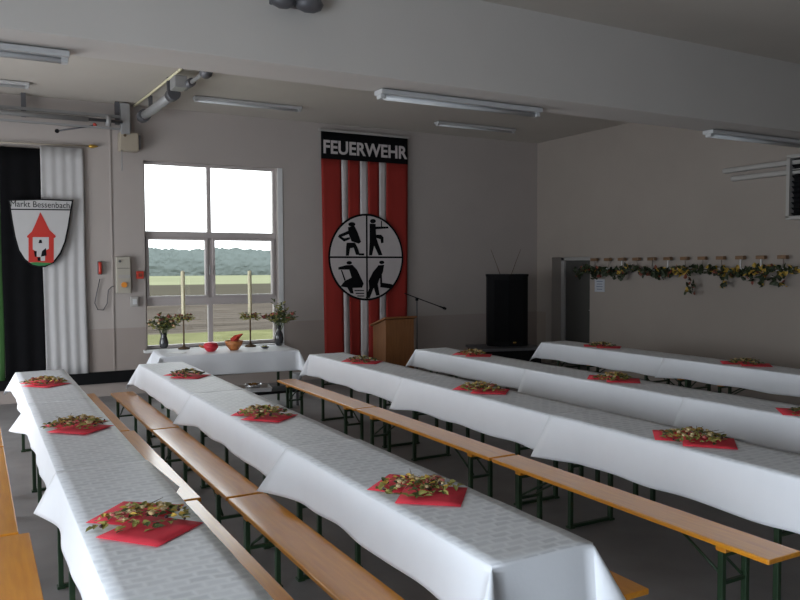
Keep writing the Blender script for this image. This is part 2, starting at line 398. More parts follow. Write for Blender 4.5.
def lin(a, b, step):
    n = max(1, round((b - a) / step)); return [a + (b - a) * i / n for i in range(n + 1)]
def make_cloth(name, W_, L_, hang, far, near, seed, flare=(1, 1), right=1, mats=None, step=.05):
    """cloth over a table of W_ x L_; far / near: 'drape' hangs over that end, 'joint' lies on or under the next cloth.
    origin at the middle of the table top; +Y is far"""
    rr = random.Random(seed)
    A = lin(-hang, -.012, .02) + [0] + lin(.06, W_ - .06, .09) + [W_] + lin(W_ + .012, W_ + hang, .02)
    B0 = -hang if far == 'drape' else 0
    B1 = L_ + hang if near == 'drape' else L_
    B = []
    if far == 'drape': B += lin(-hang, -.012, .02) + [0]
    else: B += [0]
    B += lin(step, L_ - step, step)
    B += [L_]
    if near == 'drape': B += lin(L_ + .012, L_ + hang, .02)
    ph = [rr.uniform(0, 6) for _ in range(6)]
    m = MB(); G = []
    for b in B:
        row = []
        for a in A:
            sx = -1 if a < 0 else (1 if a > W_ else 0); ax = -a if a < 0 else max(0, a - W_)
            sy = 1 if b < 0 else (-1 if b > L_ else 0); by = -b if b < 0 else max(0, b - L_)
            px = min(max(a, 0), W_) - W_ / 2; py = L_ / 2 - min(max(b, 0), L_)
            rho = math.hypot(ax, by)
            if rho < 1e-6:
                z = .0012 * math.sin(px * 23 + ph[0]) * math.sin(py * 17 + ph[1])
                row.append(Vector((px, py, z))); continue
            phi = math.atan2(by, ax)
            k = .10 + (.12 * math.cos(phi) ** 2 if by else 0) + .34 * abs(math.sin(2 * phi))
            wave = .006 * math.sin(py * 7 + ph[2] + sx) + .004 * math.sin(py * 15 + ph[3]) + .010 * math.sin(px * 12 + ph[4])
            ex = 0; dy = 0; ext = 0
            if ax > 0 and by == 0:
                for end, dist, sg, side in ((far, b, 1, 0), (near, L_ - b, -1, 1)):
                    if end == 'joint' and dist < .36:
                        q = (1 - dist / .36) ** 1.9 * flare[side] * (right if sx > 0 else 1)
                        ex += .62 * q; dy += sg * .34 * q; ext += .28 * q
                    elif end == 'drape' and dist < .30:
                        ex += .12 * (1 - dist / .30) ** 2
            out = k * rho + ex * ax + wave * (rho / hang)
            ll = rho * (1 + ext)
            drop = math.sqrt(max(ll * ll * .96 - out * out, (rho * .4) ** 2))
            drop += .006 * math.sin(py * 9 + ph[5]) * rho / hang
            row.append(Vector((px + sx * (out * math.cos(phi) if by else out), py + dy * ax + sy * out * math.sin(phi), -drop)))
        G.append(row)
    V = [[m.bm.verts.new(p) for p in row] for row in G]
    for i in range(len(B) - 1):
        for j in range(len(A) - 1):
            f = m.bm.faces.new((V[i][j], V[i][j + 1], V[i + 1][j + 1], V[i + 1][j])); f.smooth = True
            top = A[j] >= -1e-6 and A[j + 1] <= W_ + 1e-6 and B[i] >= -1e-6 and B[i + 1] <= L_ + 1e-6
            f.material_index = 1 if top else 0
    o = m.build(name, mats or [MT['cloth'], MT['emboss']])
    sm = o.modifiers.new('thickness', 'SOLIDIFY'); sm.thickness = .0025; sm.offset = 1
    return o

CL = {}
for ri, (x0, x1, yj, rname, hangs, n, fls) in enumerate(ROWS):
    for k in range(n):
        put_table((x0 + x1) / 2, yj[0] - .02 - 2.205 * k - 1.1, '%s folding beer table with dark green legs in the %s' % (POSN[k], rname))
        ya, yb_ = yj[k], yj[k + 1]
        cl = make_cloth('tablecloth', x1 - x0, ya - yb_, hangs[k], 'drape' if k == 0 else 'joint', 'drape' if k == 2 else 'joint', ri * 10 + k,
                        flare=(fls[k - 1] if k else 0, 0), right=(2.1 if (ri, k) == (0, 2) else 1))
        cl.location = ((x0 + x1) / 2, (ya + yb_) / 2, .7725 + .004 * k)
        tag(cl, '%s white patterned tablecloth of the %s' % (POSN[k], rname), 'tablecloth', 'white tablecloths on the long rows')

for xb, yb0, ks, txt in (
        (.055, 8.87, (0, 1, 2), 'orange bench on the near side of the row below the shield'),
        (1.015, 9.00, (0, 1, 2), 'orange bench on the window side of the row below the shield'),
        (1.415, 8.93, (0, 1, 2), 'orange bench in front of the row at the window'),
        (2.375, 8.97, (0, 1, 2), 'orange bench behind the row at the window'),
        (3.340, 8.92, (0, 1, 2), 'orange bench in front of the row at the red banner'),
        (4.375, 8.85, (0, 1, 2), 'orange bench behind the row at the red banner'),
        (7.80, 8.60, (0, 1), 'orange bench between the garland wall and its table row')):
    for k in ks:
        y = yb0 - 2.23 * k - 1.1
        xx = xb + (.05 if xb < .1 and k == 2 else 0) + (.03 if xb == 1.015 and k == 1 else 0)
        put_bench(xx, y, '%s %s' % (POSN[k], txt))

# ------------------------------------------------------------------ centrepieces
def rot(rx, ry, rz): return Euler((rx, ry, rz))
def make_napkin(seed):
    rr = random.Random(seed); m = MB(); s = .30
    n = 4
    for lay in range(1):
        V = [[m.bm.verts.new(((i / n - .5) * s + .004 * lay, (j / n - .5) * s + .004 * lay, .0005)) for j in range(n + 1)] for i in range(n + 1)]
        for i in range(n):
            for j in range(n): m.bm.faces.new((V[i][j], V[i + 1][j], V[i + 1][j + 1], V[i][j + 1])).smooth = True
    o = m.build('napkin', MT['red'])
    sm = o.modifiers.new('thickness', 'SOLIDIFY'); sm.thickness = .0010
    return o
def make_arrangement(seed, dark=0):
    rr = random.Random(seed); r = empty('leaf_arrangement')
    def spot(s=1.0):
        a = rr.uniform(0, 2 * PI); q = math.sqrt(rr.random()) * s
        return Vector((math.cos(a) * .13 * q, math.sin(a) * .165 * q, .008 + .035 * (1 - q * q) * rr.uniform(.3, 1)))
    m = MB()
    for i in range(110):
        m.leaf(spot(1.15), rr.uniform(.03, .055), rr.uniform(.018, .032), rot(rr.uniform(-.1, .6), rr.uniform(-.5, .5), rr.uniform(0, 6.3)), 0 if rr.random() < (.3 if not dark else .7) else 1)
    m.build('foliage', [MT['green'], MT['olive']], r)
    m = MB()
    for i in range(26 if not dark else 8):
        m.leaf(spot(1.0) + Vector((0, 0, .012)), rr.uniform(.025, .045), rr.uniform(.015, .028), rot(rr.uniform(0, .5), rr.uniform(-.5, .5), rr.uniform(0, 6.3)), rr.choice((0, 0, 1)))
    m.build('yellow_leaves', [MT['yellow'], MT['rust']], r)
    m = MB()
    for i in range(15 if not dark else 6):
        p = spot(.85) + Vector((0, 0, .018)); q = rr.uniform(.009, .016)
        m.ball(p, q, 1, (1, 1, .75), rr.choice((0, 0, 0, 1)))
        for k in range(5):
            m.leaf(p, q * 1.6, q, rot(rr.uniform(.1, .6), 0, k * 1.257 + rr.random()), 0)
    m.build('blossoms', [MT['cream'], MT['pink']], r)
    m = MB()
    for i in range(8): m.ball(spot(1.2) + Vector((0, 0, .01)), rr.uniform(.006, .011), 1)
    m.build('berry_sprays', MT['berry'], r)
    m = MB()
    for i in range(5):
        p = spot(.8); a = rr.uniform(0, 6.3); q = rr.uniform(.08, .13)
        m.tube([p, p + Vector((math.cos(a) * q * .5, math.sin(a) * q * .5, .015)), p + Vector((math.cos(a) * q, math.sin(a) * q, .03))], [.002, .002, .001], 5)
    m.build('twig_sprays', MT['twig'], r)
    return r
nproto = [make_napkin(1), make_napkin(2)]; nu = [False, False]
aproto = [make_arrangement(11), make_arrangement(12), make_arrangement(13, 1)]; au = [False] * 3
CEN = [  # row, table, x, y of the far napkin, y of the near napkin, kind
    (0, 0, .565, 8.02, 7.78, 0), (0, 1, .595, 5.73, 5.50, 1), (0, 2, .600, 3.465, 3.205, 0),
    (1, 0, 1.855, 7.88, 7.65, 2), (1, 1, 1.825, 5.48, 5.24, 1), (1, 2, 1.845, 3.265, 3.04, 0),
    (2, 0, 3.865, 8.00, 7.76, 2), (2, 1, 3.86, 5.62, 5.38, 0), (2, 2, 3.862, 3.35, 3.13, 1),
    (3, 0, 5.33, 7.90, 7.66, 1), (3, 1, 5.30, 5.50, 5.26, 0), (3, 2, 5.26, 3.45, 3.22, 2),
    (4, 0, 7.35, 7.80, 7.55, 2), (4, 1, 7.35, 5.60, 5.36, 2)]
for ci, (ri, k, x, ya, yb_, kd) in enumerate(CEN):
    rr = random.Random(50 + ci)
    where = '%s table of the %s' % (POSN[k], ROWS[ri][3])
    zt = .7725 + .004 * k + .0035
    for j, y in enumerate((ya, yb_)):
        p = j; o = nproto[p] if not nu[p] else copy_tree(nproto[p]); nu[p] = True
        o.location = (x + (.0 if j == 0 else .01), y, zt + .001 + .004 * j); o.rotation_euler = (0, 0, PI / 4 + rr.uniform(-.10, .10))
        tag(o, '%s red napkin on the %s' % (('farther', 'nearer')[j], where), 'napkin', 'red napkins under the centrepieces')
    o = aproto[kd] if not au[kd] else copy_tree(aproto[kd]); au[kd] = True
    o.location = (x, (ya + yb_) / 2, zt + .010); o.rotation_euler = (0, 0, rr.uniform(0, 6.3))
    o.scale = (1.05, 1.05, 1.0)
    tag(o, 'autumn leaf arrangement on the %s' % where, 'centrepiece', 'autumn arrangements on the tables')

# ------------------------------------------------------------------ serving table under the window
st = empty('serving_table', (2.885, 9.93, 0), R(-6))
MB().box((0, 0, .752), (1.73, .80, .026), bev=.005).build('tabletop', MT['bench'], st)
for sx in (-1, 1):
    for sy in (-1, 1):
        MB().box((sx * .78, sy * .34, .37), (.035, .035, .74), bev=.004).build('leg', MT['steel'], st)
tag(st, 'serving table with dark legs standing in front of the window', 'table')
sc = make_cloth('tablecloth', 1.75, .82, .27, 'drape', 'drape', 77, mats=[MT['cloth'], MT['cloth']])
sc.location = (2.885, 9.93, .768); sc.rotation_euler = (0, 0, R(-6))
tag(sc, 'plain white tablecloth over the serving table below the window', 'tablecloth')
ZT = .7715
def onserv(u, v): p = at(u, v, 'Z', ZT); return (p.x, p.y, ZT)

def make_bouquet(seed, flowers, hgt, spread, tall=0):
    rr = random.Random(seed); r = empty('flower_bouquet')
    m = MB(); tips = []
    for i in range(26):
        a = rr.uniform(0, 6.3); q = math.sqrt(rr.random()) * spread; h = hgt * rr.uniform(.55, 1.0) * (1.15 - .5 * q / spread)
        if tall and i < 4: q *= .3; h = hgt * rr.uniform(1.1, 1.4)
        t = Vector((math.cos(a) * q, math.sin(a) * q, h)); tips.append(t)
        m.tube([(t.x * .04, t.y * .04, -.10), (t.x * .35, t.y * .35, h * .45), t], [.003, .0025, .002], 5)
    m.build('stems', MT['green'], r)
    m = MB()
    for t in tips:
        for k in range(13):
            u = rr.uniform(.35, 1.08); p = Vector((t.x * u, t.y * u, t.z * (u * .8 + .15)))
            m.leaf(p, rr.uniform(.05, .09), rr.uniform(.02, .035), rot(rr.uniform(-.3, 1.1), rr.uniform(-.6, .6), rr.uniform(0, 6.3)), rr.choice((0, 0, 1)))
    m.build('foliage', [MT['green'], MT['olive']], r)
    m = MB()
    for t in tips[4:]:
        if rr.random() < .75:
            q = rr.uniform(.016, .028); m.ball(t, q, 1, (1, 1, .8), rr.randrange(len(flowers)))
            for k in range(6): m.leaf(t, q * 1.7, q, rot(rr.uniform(0, .7), 0, k * 1.05), 0)
    m.build('blossoms', flowers, r)
    return r
def vase(prof, u, v, label):
    o = MB().lathe(prof, n=20).build('vase', MT['vase']); o.location = onserv(u, v); tag(o, label, 'vase'); return o
va = vase([(.035, 0), (.055, .02), (.062, .07), (.048, .13), (.036, .17), (.048, .20), (.042, .20), (.030, .17)], 164, 348, 'small dark round vase at the window end of the serving table')
vb = vase([(.036, 0), (.05, .02), (.066, .09), (.055, .16), (.03, .22), (.034, .27), (.042, .28), (.036, .28), (.024, .22)], 279, 345.5, 'tall dark bottle vase on the serving table beside the wall')
ba = make_bouquet(8, [MT['pink'], MT['cream'], MT['rust']], .27, .21); ba.location = Vector(va.location) + Vector((0, 0, .19))
tag(ba, 'bouquet of pink flowers and leaves in the round vase', 'bouquet')
bb = make_bouquet(6, [MT['pink'], MT['yellow'], MT['rust']], .27, .24, 1); bb.location = Vector(vb.location) + Vector((0, 0, .255))
tag(bb, 'loose tall bouquet with red blossoms in the bottle vase', 'bouquet')
for u, v, wn_ in ((184, 349, 'round vase'), (250.5, 346.5, 'bottle vase')):
    p = Vector(onserv(u, v)); cs = empty('candlestick', p)
    MB().lathe([(.075, 0), (.08, .012), (.06, .022), (.02, .035), (.012, .06)], n=20).build('base', MT['twig'], cs)
    MB().lathe([(.011, .05), (.010, .20), (.014, .22), (.010, .24), (.010, .39), (.03, .41), (.04, .425), (.026, .43)], n=14).build('stem', MT['twig'], cs)
    tag(cs, 'slender brown wooden candlestick beside the %s' % wn_, 'candlestick', 'pair of candlesticks')
    c_ = MB().lathe([(.024, 0), (.026, .01), (.026, .60), (.020, .612), (.004, .614)], n=16)
    c_ = c_.build('candle', MT['candle']); c_.location = p + Vector((0, 0, .43))
    MB().tube([(0, 0, .612), (.002, 0, .63)], .002, 5).build('wick', MT['black'], c_)
    tag(c_, 'tall cream pillar candle on the stick beside the %s' % wn_, 'candle', 'pair of tall candles')
    wr = empty('flower_wreath', p + Vector((0, 0, .40))); rr = random.Random(int(u)); m = MB(); m2 = MB()
    for k in range(110):
        a = rr.uniform(0, 6.3); q = rr.uniform(.045, .12)
        pos = Vector((math.cos(a) * q, math.sin(a) * q, rr.uniform(-.03, .05)))
        m.leaf(pos, rr.uniform(.04, .07), .025, rot(rr.uniform(-.4, .8), rr.uniform(-.4, .4), a - PI / 2), rr.choice((0, 1, 1)))
        if k % 5 == 0: m2.ball(pos + Vector((0, 0, .02)), .014, 1)
    m.tube([(.06 * math.cos(k * PI / 6), .06 * math.sin(k * PI / 6), 0) for k in range(13)], .008, 6)
    m.build('foliage', [MT['green'], MT['olive']], wr); m2.build('blossoms', MT['rust'], wr)
    tag(wr, 'small leaf and flower ring round the candle beside the %s' % wn_, 'wreath', 'pair of candle wreaths')
# red pouring bowl and orange bowl with red napkin
o = empty('red_dish', onserv(211, 351.5), R(-15))
MB().lathe([(.05, 0), (.075, .015), (.105, .06), (.115, .10), (.108, .10), (.09, .05), (.05, .02)], n=22).build('bowl', MT['bowlred'], o)
bmw = MB(); bmw.lathe([(.112, .095), (.095, .125), (.05, .145), (.01, .15)], n=22); bmw.build('lid', MT['bowlred'], o)
MB().tube([(-.10, 0, .07), (-.15, 0, .085), (-.175, 0, .105)], [.022, .016, .012], 8).build('spout', MT['terra'], o)
o.scale = (.85, .85, .85)
tag(o, 'red lidded dish with a short spout on the serving table', 'dish')
o = empty('orange_bowl', onserv(234, 350))
MB().lathe([(.05, 0), (.06, .01), (.10, .06), (.125, .125), (.118, .125), (.09, .06), (.04, .02)], n=24).build('bowl', MT['terra'], o)
tag(o, 'orange bowl on the serving table holding a red napkin', 'bowl')
m = MB()
for k in range(4):
    a = -.5 + k * .35
    m.leaf((.02 - k * .012, .0, .05), .19, .13, rot(1.1, .1 * k, a - PI / 2), 0, .3)
nb = m.build('folded_napkin', MT['redplastic']); nb.location = Vector(onserv(234, 350)) + Vector((0, 0, .005))
sm = nb.modifiers.new('thickness', 'SOLIDIFY'); sm.thickness = .003
tag(nb, 'red napkin folded to a fan standing in the orange bowl', 'napkin')
o = MB().box((0, 0, .003), (.21, .15, .005)).box((.0, .0, .008), (.20, .14, .004), rot(0, 0, .08)).build('paper_sheets', MT['white']); o.location = onserv(177, 353); o.rotation_euler = (0, 0, R(-30))
tag(o, 'white sheets of paper lying beside the small round vase', 'paper')
o = empty('small_dish', onserv(265, 348.5))
MB().lathe([(.03, 0), (.05, .012), (.062, .03), (.056, .03), (.03, .01)], n=18).build('dish', MT['vase'], o)
m = MB(); rr = random.Random(4)
for k in range(9): m.ball((rr.uniform(-.03, .03), rr.uniform(-.03, .03), .03), .013, 1)
m.build('contents', MT['olive'], o)
tag(o, 'small dark dish of greenery beside the bottle vase', 'dish')
# low trolley with tray under the serving table
TRX = at(259, 389, 'Y', 9.86)
tr_ = empty('low_trolley', (TRX.x + .12, TRX.y, 0))
MB().box((0, 0, .20), (.78, .46, .03), bev=.005).build('shelf', MT['black'], tr_)
for sx in (-1, 1):
    for sy in (-1, 1):
        MB().box((sx * .35, sy * .19, .093), (.03, .03, .186)).build('leg', MT['dgrey'], tr_)
tag(tr_, 'low black trolley standing half under the serving table', 'trolley')
ty = empty('serving_tray', (TRX.x - .08, TRX.y + .03, .216), R(-12))
t_ = MB(); t_.box((0, 0, .006), (.36, .27, .012))
for sx in (-1, 1): t_.box((sx * .18, 0, .025), (.012, .28, .04), rot(0, sx * .35, 0))
for sy in (-1, 1): t_.box((0, sy * .135, .025), (.37, .012, .04), rot(-sy * .35, 0, 0))
t_.build('tray', MT['white'], ty); ty.scale = (1.25, 1.25, 1.2)
tag(ty, 'white rimmed tray on the low black trolley', 'tray')
gb = MB().lathe([(.05, 0), (.09, .02), (.115, .07), (.107, .07), (.08, .02), (.03, .01)], n=22).build('metal_bowl', MT['silver']); gb.location = (TRX.x - .07, TRX.y + .03, .2315)
tag(gb, 'shallow metal bowl sitting on the white tray', 'bowl')
wc = MB().lathe([(.09, 0), (.095, .02), (.085, .30), (.09, .32), (.08, .32), (.07, .05)], n=20).build('plant_pot', MT['lampd']); wc.location = (4.08, 10.5, 0)
tag(wc, 'pale cylinder pot behind the end of the serving table', 'pot')

# ------------------------------------------------------------------ lectern, microphone, loudspeaker
lx, ly = 5.66, 10.42
le = empty('lectern', (lx, ly, 0))
m = MB()
def lec(name, x0, x1, y0, y1, z0, za, zb, mt):
    """box whose top falls from za at the front to zb at the back"""
    b = bmesh.new()
    P = [(x0, y0, z0), (x1, y0, z0), (x1, y1, z0), (x0, y1, z0), (x0, y0, za), (x1, y0, za), (x1, y1, zb), (x0, y1, zb)]
    v = [b.verts.new(p) for p in P]
    for q in ((0, 3, 2, 1), (4, 5, 6, 7), (0, 1, 5, 4), (1, 2, 6, 5), (2, 3, 7, 6), (3, 0, 4, 7)): b.faces.new([v[i] for i in q])
    k = MB(); k.add(b); return k.build(name, mt, le)
hw_ = .245
def zt_(y): return 1.06 - .28 * (y + .21)
lec('side_panel', -hw_, -hw_ + .02, -.19, .21, .05, zt_(-.19), zt_(.21), MT['wooddark'])
lec('side_panel', hw_ - .02, hw_, -.19, .21, .05, zt_(-.19), zt_(.21), MT['wooddark'])
lec('front_panel', -hw_, hw_, -.21, -.19, .05, zt_(-.21), zt_(-.19), MT['wooddark'])
MB().box((0, 0, .55), (.44, .36, .018)).build('shelf', MT['wooddark'], le)
MB().box((0, .0, .025), (.55, .46, .05), bev=.006).build('base', MT['wooddark'], le)
b = MB().box((0, 0, 0), (.56, .52, .028), rot(-math.atan(.28), 0, 0), bev=.005).build('reading_top', MT['wooddark'], le); b.location = (0, 0, zt_(0) + .02)
tag(le, 'brown wooden lectern with sloping top in front of the banner', 'lectern')
mp_ = at(415, 335, 'Y', 10.55)
ms = empty('microphone_stand', (6.16, 10.55, 0))
for k in range(3):
    a = k * 2.094 + .4
    MB().tube([(0, 0, .10), (math.cos(a) * .28, math.sin(a) * .28, .012)], [.010, .010], 6).build('leg', MT['black'], ms)
MB().tube([(0, 0, .06), (0, 0, 1.33)], .011, 8).build('pole', MT['dgrey'], ms)
MB().box((0, 0, 1.34), (.035, .045, .05), bev=.006).build('clamp', MT['black'], ms)
e0 = at(404, 292, 'Y', 10.55) - Vector((6.16, 10.55, 0)); e1 = at(440, 305.5, 'Y', 10.55) - Vector((6.16, 10.55, 0))
c0 = Vector((0, 0, 1.36)); sh = c0 - (e0 + (e1 - e0) * .34)
e0 += sh; e1 += sh
MB().tube([e0, e1], .008, 8).build('boom_arm', MT['black'], ms)
dr = (e1 - e0).normalized()
MB().tube([e1 - dr * .02, e1 + dr * .05, e1 + dr * .06, e1 + dr * .11], [.011, .013, .022, .020], 10).build('microphone', MT['black'], ms)
tag(ms, 'black microphone stand with angled boom beside the lectern', 'microphone stand')
sp_ = empty('speaker_platform', (8.02, 10.75, 0), R(-14))
MB().box((0, 0, .455), (1.12, .80, .05), bev=.006).build('top_board', MT['dgrey'], sp_)
MB().box((0, 0, .215), (1.06, .74, .43), bev=.004).build('body', MT['black'], sp_)
tag(sp_, 'low black platform box under the loudspeaker', 'platform')
ls = empty('loudspeaker', (8.12, 10.80, .481), R(-29))
prof = [(-.33, .26), (.33, .26), (.35, -.10), (.25, -.20), (0, -.25), (-.25, -.20), (-.35, -.10)]
def plan_prism(pts, z0, z1, scale=1.0):
    k = MB(); a = [k.bm.verts.new((x * scale, y * scale, z0)) for x, y in pts]; b2 = [k.bm.verts.new((x * scale, y * scale, z1)) for x, y in pts]
    n = len(pts)
    for i in range(n): k.bm.faces.new((a[i], a[(i + 1) % n], b2[(i + 1) % n], b2[i]))
    k.bm.faces.new(a[::-1]); k.bm.faces.new(b2); return k
plan_prism(prof, 0, 1.20).build('cabinet', MT['black'], ls)
plan_prism([(x * 1.03, y * 1.03) for x, y in prof], 1.20, 1.24).build('top_cap', MT['black'], ls)
plan_prism([(-.24, -.206), (0, -.262), (.24, -.206), (.24, -.19), (0, -.24), (-.24, -.19)], .08, 1.14).build('grille', MT['blackcloth'], ls)
MB().box((.10, -.250, .07), (.055, .012, .022), rot(0, 0, R(13))).build('badge', MT['brass'], ls)
tag(ls, 'tall black loudspeaker standing in the corner of the hall', 'loudspeaker')
for k, (sx, lean, nm) in enumerate(((-.12, -.16, 'towards the banner'), (.08, .16, 'towards the doorway'))):
    o = MB().tube([(0, 0, 0), (lean * .5, 0, .22), (lean, 0, .43)], [.006, .005, .003], 6).build('twig', MT['twig'])
    o.location = Vector((8.12, 10.80, 1.722)) + Matrix.Rotation(R(-29), 3, 'Z') @ Vector((sx, 0, 0)); o.rotation_euler = (0, 0, R(-29))
    tag(o, 'thin bare twig on the loudspeaker, leaning %s' % nm, 'twig', 'twigs on the loudspeaker')

# ------------------------------------------------------------------ banner with the fire brigade signs
BY = YB - .06
bn = empty('fire_brigade_banner', (5.845, BY, 4.08))
BX0, BX1, BZ0, BZ1 = 5.06, 6.69, .30, 4.08
def bp(u, v): p = at(u, v, 'Y', BY); return p.x, p.z
def wav(x, z): return .018 * math.sin(x * 9.0 + .4 * z) * min(1, max(0, (3.6 - z) / 1.5))
sx_ = [5.06, 5.10]
edges = [BX0] + [bp(u, 200)[0] for u in (343.2, 349.6, 361.8, 369.3, 380.9, 388.0)] + [BX1]
def cloth_panel(name, x0, x1, z0, z1, mt, off=0, th=.004, taper=True):
    m = MB(); nx = max(2, round((x1 - x0) / .05)); nz = max(2, round((z1 - z0) / .15))
    def X(x, z): return 5.875 + (x - 5.875) * (1 - .055 * (3.6 - z) / 3.3 if z < 3.6 else 1)
    V = [[m.bm.verts.new((X(x0 + (x1 - x0) * i / nx, z0 + (z1 - z0) * j / nz) - 5.875, wav(x0 + (x1 - x0) * i / nx, z0 + (z1 - z0) * j / nz) - off, z0 + (z1 - z0) * j / nz - 4.08)) for j in range(nz + 1)] for i in range(nx + 1)]
    for i in range(nx):
        for j in range(nz): m.bm.faces.new((V[i][j], V[i + 1][j], V[i + 1][j + 1], V[i][j + 1])).smooth = True
    o = m.build(name, mt, bn); s = o.modifiers.new('thickness', 'SOLIDIFY'); s.thickness = th; s.offset = 0; return o
for i in range(7):
    cloth_panel('red_panel' if i % 2 == 0 else 'white_stripe', edges[i], edges[i + 1], BZ0, 3.635, MT['bred'] if i % 2 == 0 else MT['bwhite'])
cloth_panel('black_panel', BX0, BX1, 3.635, BZ1, MT['blackcloth'])
MB().box((0, 0, .02), (1.70, .03, .04), bev=.006).build('hanging_rod', MT['palegrey'], bn)
text_mesh('lettering', 'FEUERWEHR', .30, MT['bwhite'], bn, (-.0, -.010, 3.82 - 4.08), (R(90), 0, 0), bold=.007, ext=.003, sx=.93)
ccx, ccz, cr = 5.869, 2.02, .735
def disc(r, n=56): return [(ccx - 5.875 + r * .965 * math.cos(k * 2 * PI / n), ccz - 4.08 + r * math.sin(k * 2 * PI / n)) for k in range(n)]
D0 = -.030
MB().prism(disc(cr), D0, D0 + .006).build('roundel', MT['blackcloth'], bn)
MB().prism(disc(cr - .035), D0 - .003, D0 + .001).build('roundel_field', MT['bwhite'], bn)
m = MB(); m.box((ccx - 5.875, D0 - .004, ccz - 4.08), (.03, .004, 2 * cr - .04)); m.box((ccx - 5.875, D0 - .004, ccz - 4.08), (2 * cr * .965 - .04, .004, .03)); m.build('cross', MT['blackcloth'], bn)
def za(x, y): return (310 + x / 6.667, 200 + y / 6.667)
def zb(x, y): return (310 + x / 5.0, 260 + y / 5.0)
def fig(polys, fn):
    m = MB()
    for q, pl_ in enumerate(polys):
        P = []
        for x, y in pl_:
            X, Z = bp(*fn(x, y)); P.append((X - 5.875, Z - 4.08))
        m.prism(P, D0 - .0045 - .0006 * q, D0 - .002)
    m.build('firefighter_sign', MT['blackcloth'], bn)
def oval(x, y, rx, ry, n=12): return [(x + rx * math.cos(k * 2 * PI / n), y + ry * math.sin(k * 2 * PI / n)) for k in range(n)]
fig([oval(284, 163, 24, 15), [(258, 182), (302, 174), (322, 215), (345, 280), (330, 292), (282, 276), (262, 226)],
     [(262, 205), (200, 232), (192, 246), (232, 278), (272, 262), (270, 248), (234, 256), (216, 246), (268, 226)],
     [(250, 285), (305, 285), (322, 318), (338, 366), (312, 366), (296, 318), (272, 322), (264, 372), (244, 372), (246, 310)], [(330, 356), (366, 356), (366, 370), (330, 370)]], za)
fig([oval(424, 142, 20, 15), [(402, 158), (442, 160), (446, 250), (462, 300), (488, 368), (462, 369), (432, 305), (418, 370), (398, 370), (402, 280)],
     [(438, 178), (524, 178), (530, 190), (438, 196)], [(440, 232), (478, 232), (494, 250), (494, 286), (478, 290), (474, 262), (440, 252)], [(478, 140), (484, 140), (484, 180), (478, 180)]], za)
fig([oval(200, 14, 14, 9), [(184, 26), (216, 24), (240, 50), (272, 118), (264, 138), (206, 140), (156, 132), (178, 104), (212, 88), (200, 48), (146, 48), (146, 36)],
     [(158, 50), (164, 50), (182, 100), (176, 104)], [(190, 138), (216, 138), (222, 168), (206, 166)], [(226, 150), (274, 150), (274, 155), (226, 155)], [(232, 164), (274, 164), (274, 169), (232, 169)], [(240, 177), (274, 177), (274, 182), (240, 182)]], zb)
fig([oval(362, 12, 13, 9), [(346, 26), (374, 24), (368, 60), (350, 96), (342, 120), (352, 176), (334, 178), (322, 138), (302, 190), (282, 190), (300, 140), (296, 104), (318, 60)],
     [(354, 58), (362, 58), (364, 118), (354, 120)], [(356, 112), (410, 120), (424, 128), (404, 142), (354, 136)]], zb)
tag(bn, 'long red striped banner with black heading and round fire brigade signs', 'banner')

# ------------------------------------------------------------------ black and white flag, shield
fl = empty('house_flag', (.9, YB - .05, 3.53))
def fold_panel(name, x0, x1, z0, z1, mt, amp, k, ph):
    m = MB(); nx = max(3, round((x1 - x0) / .02)); nz = 16
    V = [[m.bm.verts.new((x0 + (x1 - x0) * i / nx - .9 + .010 * math.sin(j * .4 + ph) * (1 - j / nz), -amp * (1 + math.sin(k * i / nx + ph + .25 * math.sin(j * .5))) * (.45 + .55 * (1 - j / nz)), z0 + (z1 - z0) * j / nz - 3.53)) for j in range(nz + 1)] for i in range(nx + 1)]
    for i in range(nx):
        for j in range(nz): m.bm.faces.new((V[i][j], V[i + 1][j], V[i + 1][j + 1], V[i][j + 1])).smooth = True
    o = m.build(name, mt, fl); s = o.modifiers.new('thickness', 'SOLIDIFY'); s.thickness = .003; s.offset = 0
fold_panel('green_half', .28, .345, .33, 3.50, MT['greencloth'], .006, 6, 0)
fold_panel('black_half', .345, .845, .33, 3.50, MT['blackcloth'], .012, 14, .5)
fold_panel('white_half', .845, 1.40, .36, 3.54, MT['whitecloth'], .010, 27, 1.2)
MB().tube([(-.75, -.01, .015), (.58, -.01, .05)], .010, 8).build('flagpole', MT['beige'], fl)
m = MB(); m.tube([(.57, -.01, .05), (.60, -.01, .05), (.64, -.01, .052), (.70, -.01, .055)], [.012, .028, .024, .006], 10); m.build('finial', MT['brass'], fl)
tag(fl, 'tall black and white hanging flag on a pole beside the window', 'flag')
SY = YB - .15
sh_ = empty('coat_of_arms_shield', (.855, SY, 2.83))
def sp(zx, zy): p = at(zx / 6.6625, 185 + zy / 6.667, 'Y', SY); return (p.x - .855, p.z - 2.83)
outer = [(55, 98), (270, 92), (490, 100), (478, 165), (462, 270), (440, 380), (408, 460), (360, 520), (300, 548), (255, 550), (205, 536), (160, 502), (120, 440), (95, 350), (75, 240)]
inner = [(66, 106), (270, 101), (478, 108), (467, 165), (451, 270), (429, 376), (398, 452), (354, 510), (298, 537), (256, 539), (210, 526), (168, 493), (130, 434), (105, 346), (86, 240)]
MB().prism([sp(*q) for q in outer], 0, .02).build('board', MT['black'], sh_)
MB().prism([sp(*q) for q in inner], -.002, .004).build('field', MT['whitecloth'], sh_)
def arm(name, polys, mt, d):
    m = MB()
    for pl_ in polys: m.prism([sp(*q) for q in pl_], -d, .0)
    return m.build(name, mt, sh_)
arm('band_line', [[(72, 158), (467, 162), (466, 170), (73, 166)]], MT['black'], .0035)
arm('ground', [[(200, 518), (250, 512), (300, 512), (345, 522), (298, 537), (256, 539), (214, 529)]], MT['armgreen'], .0035)
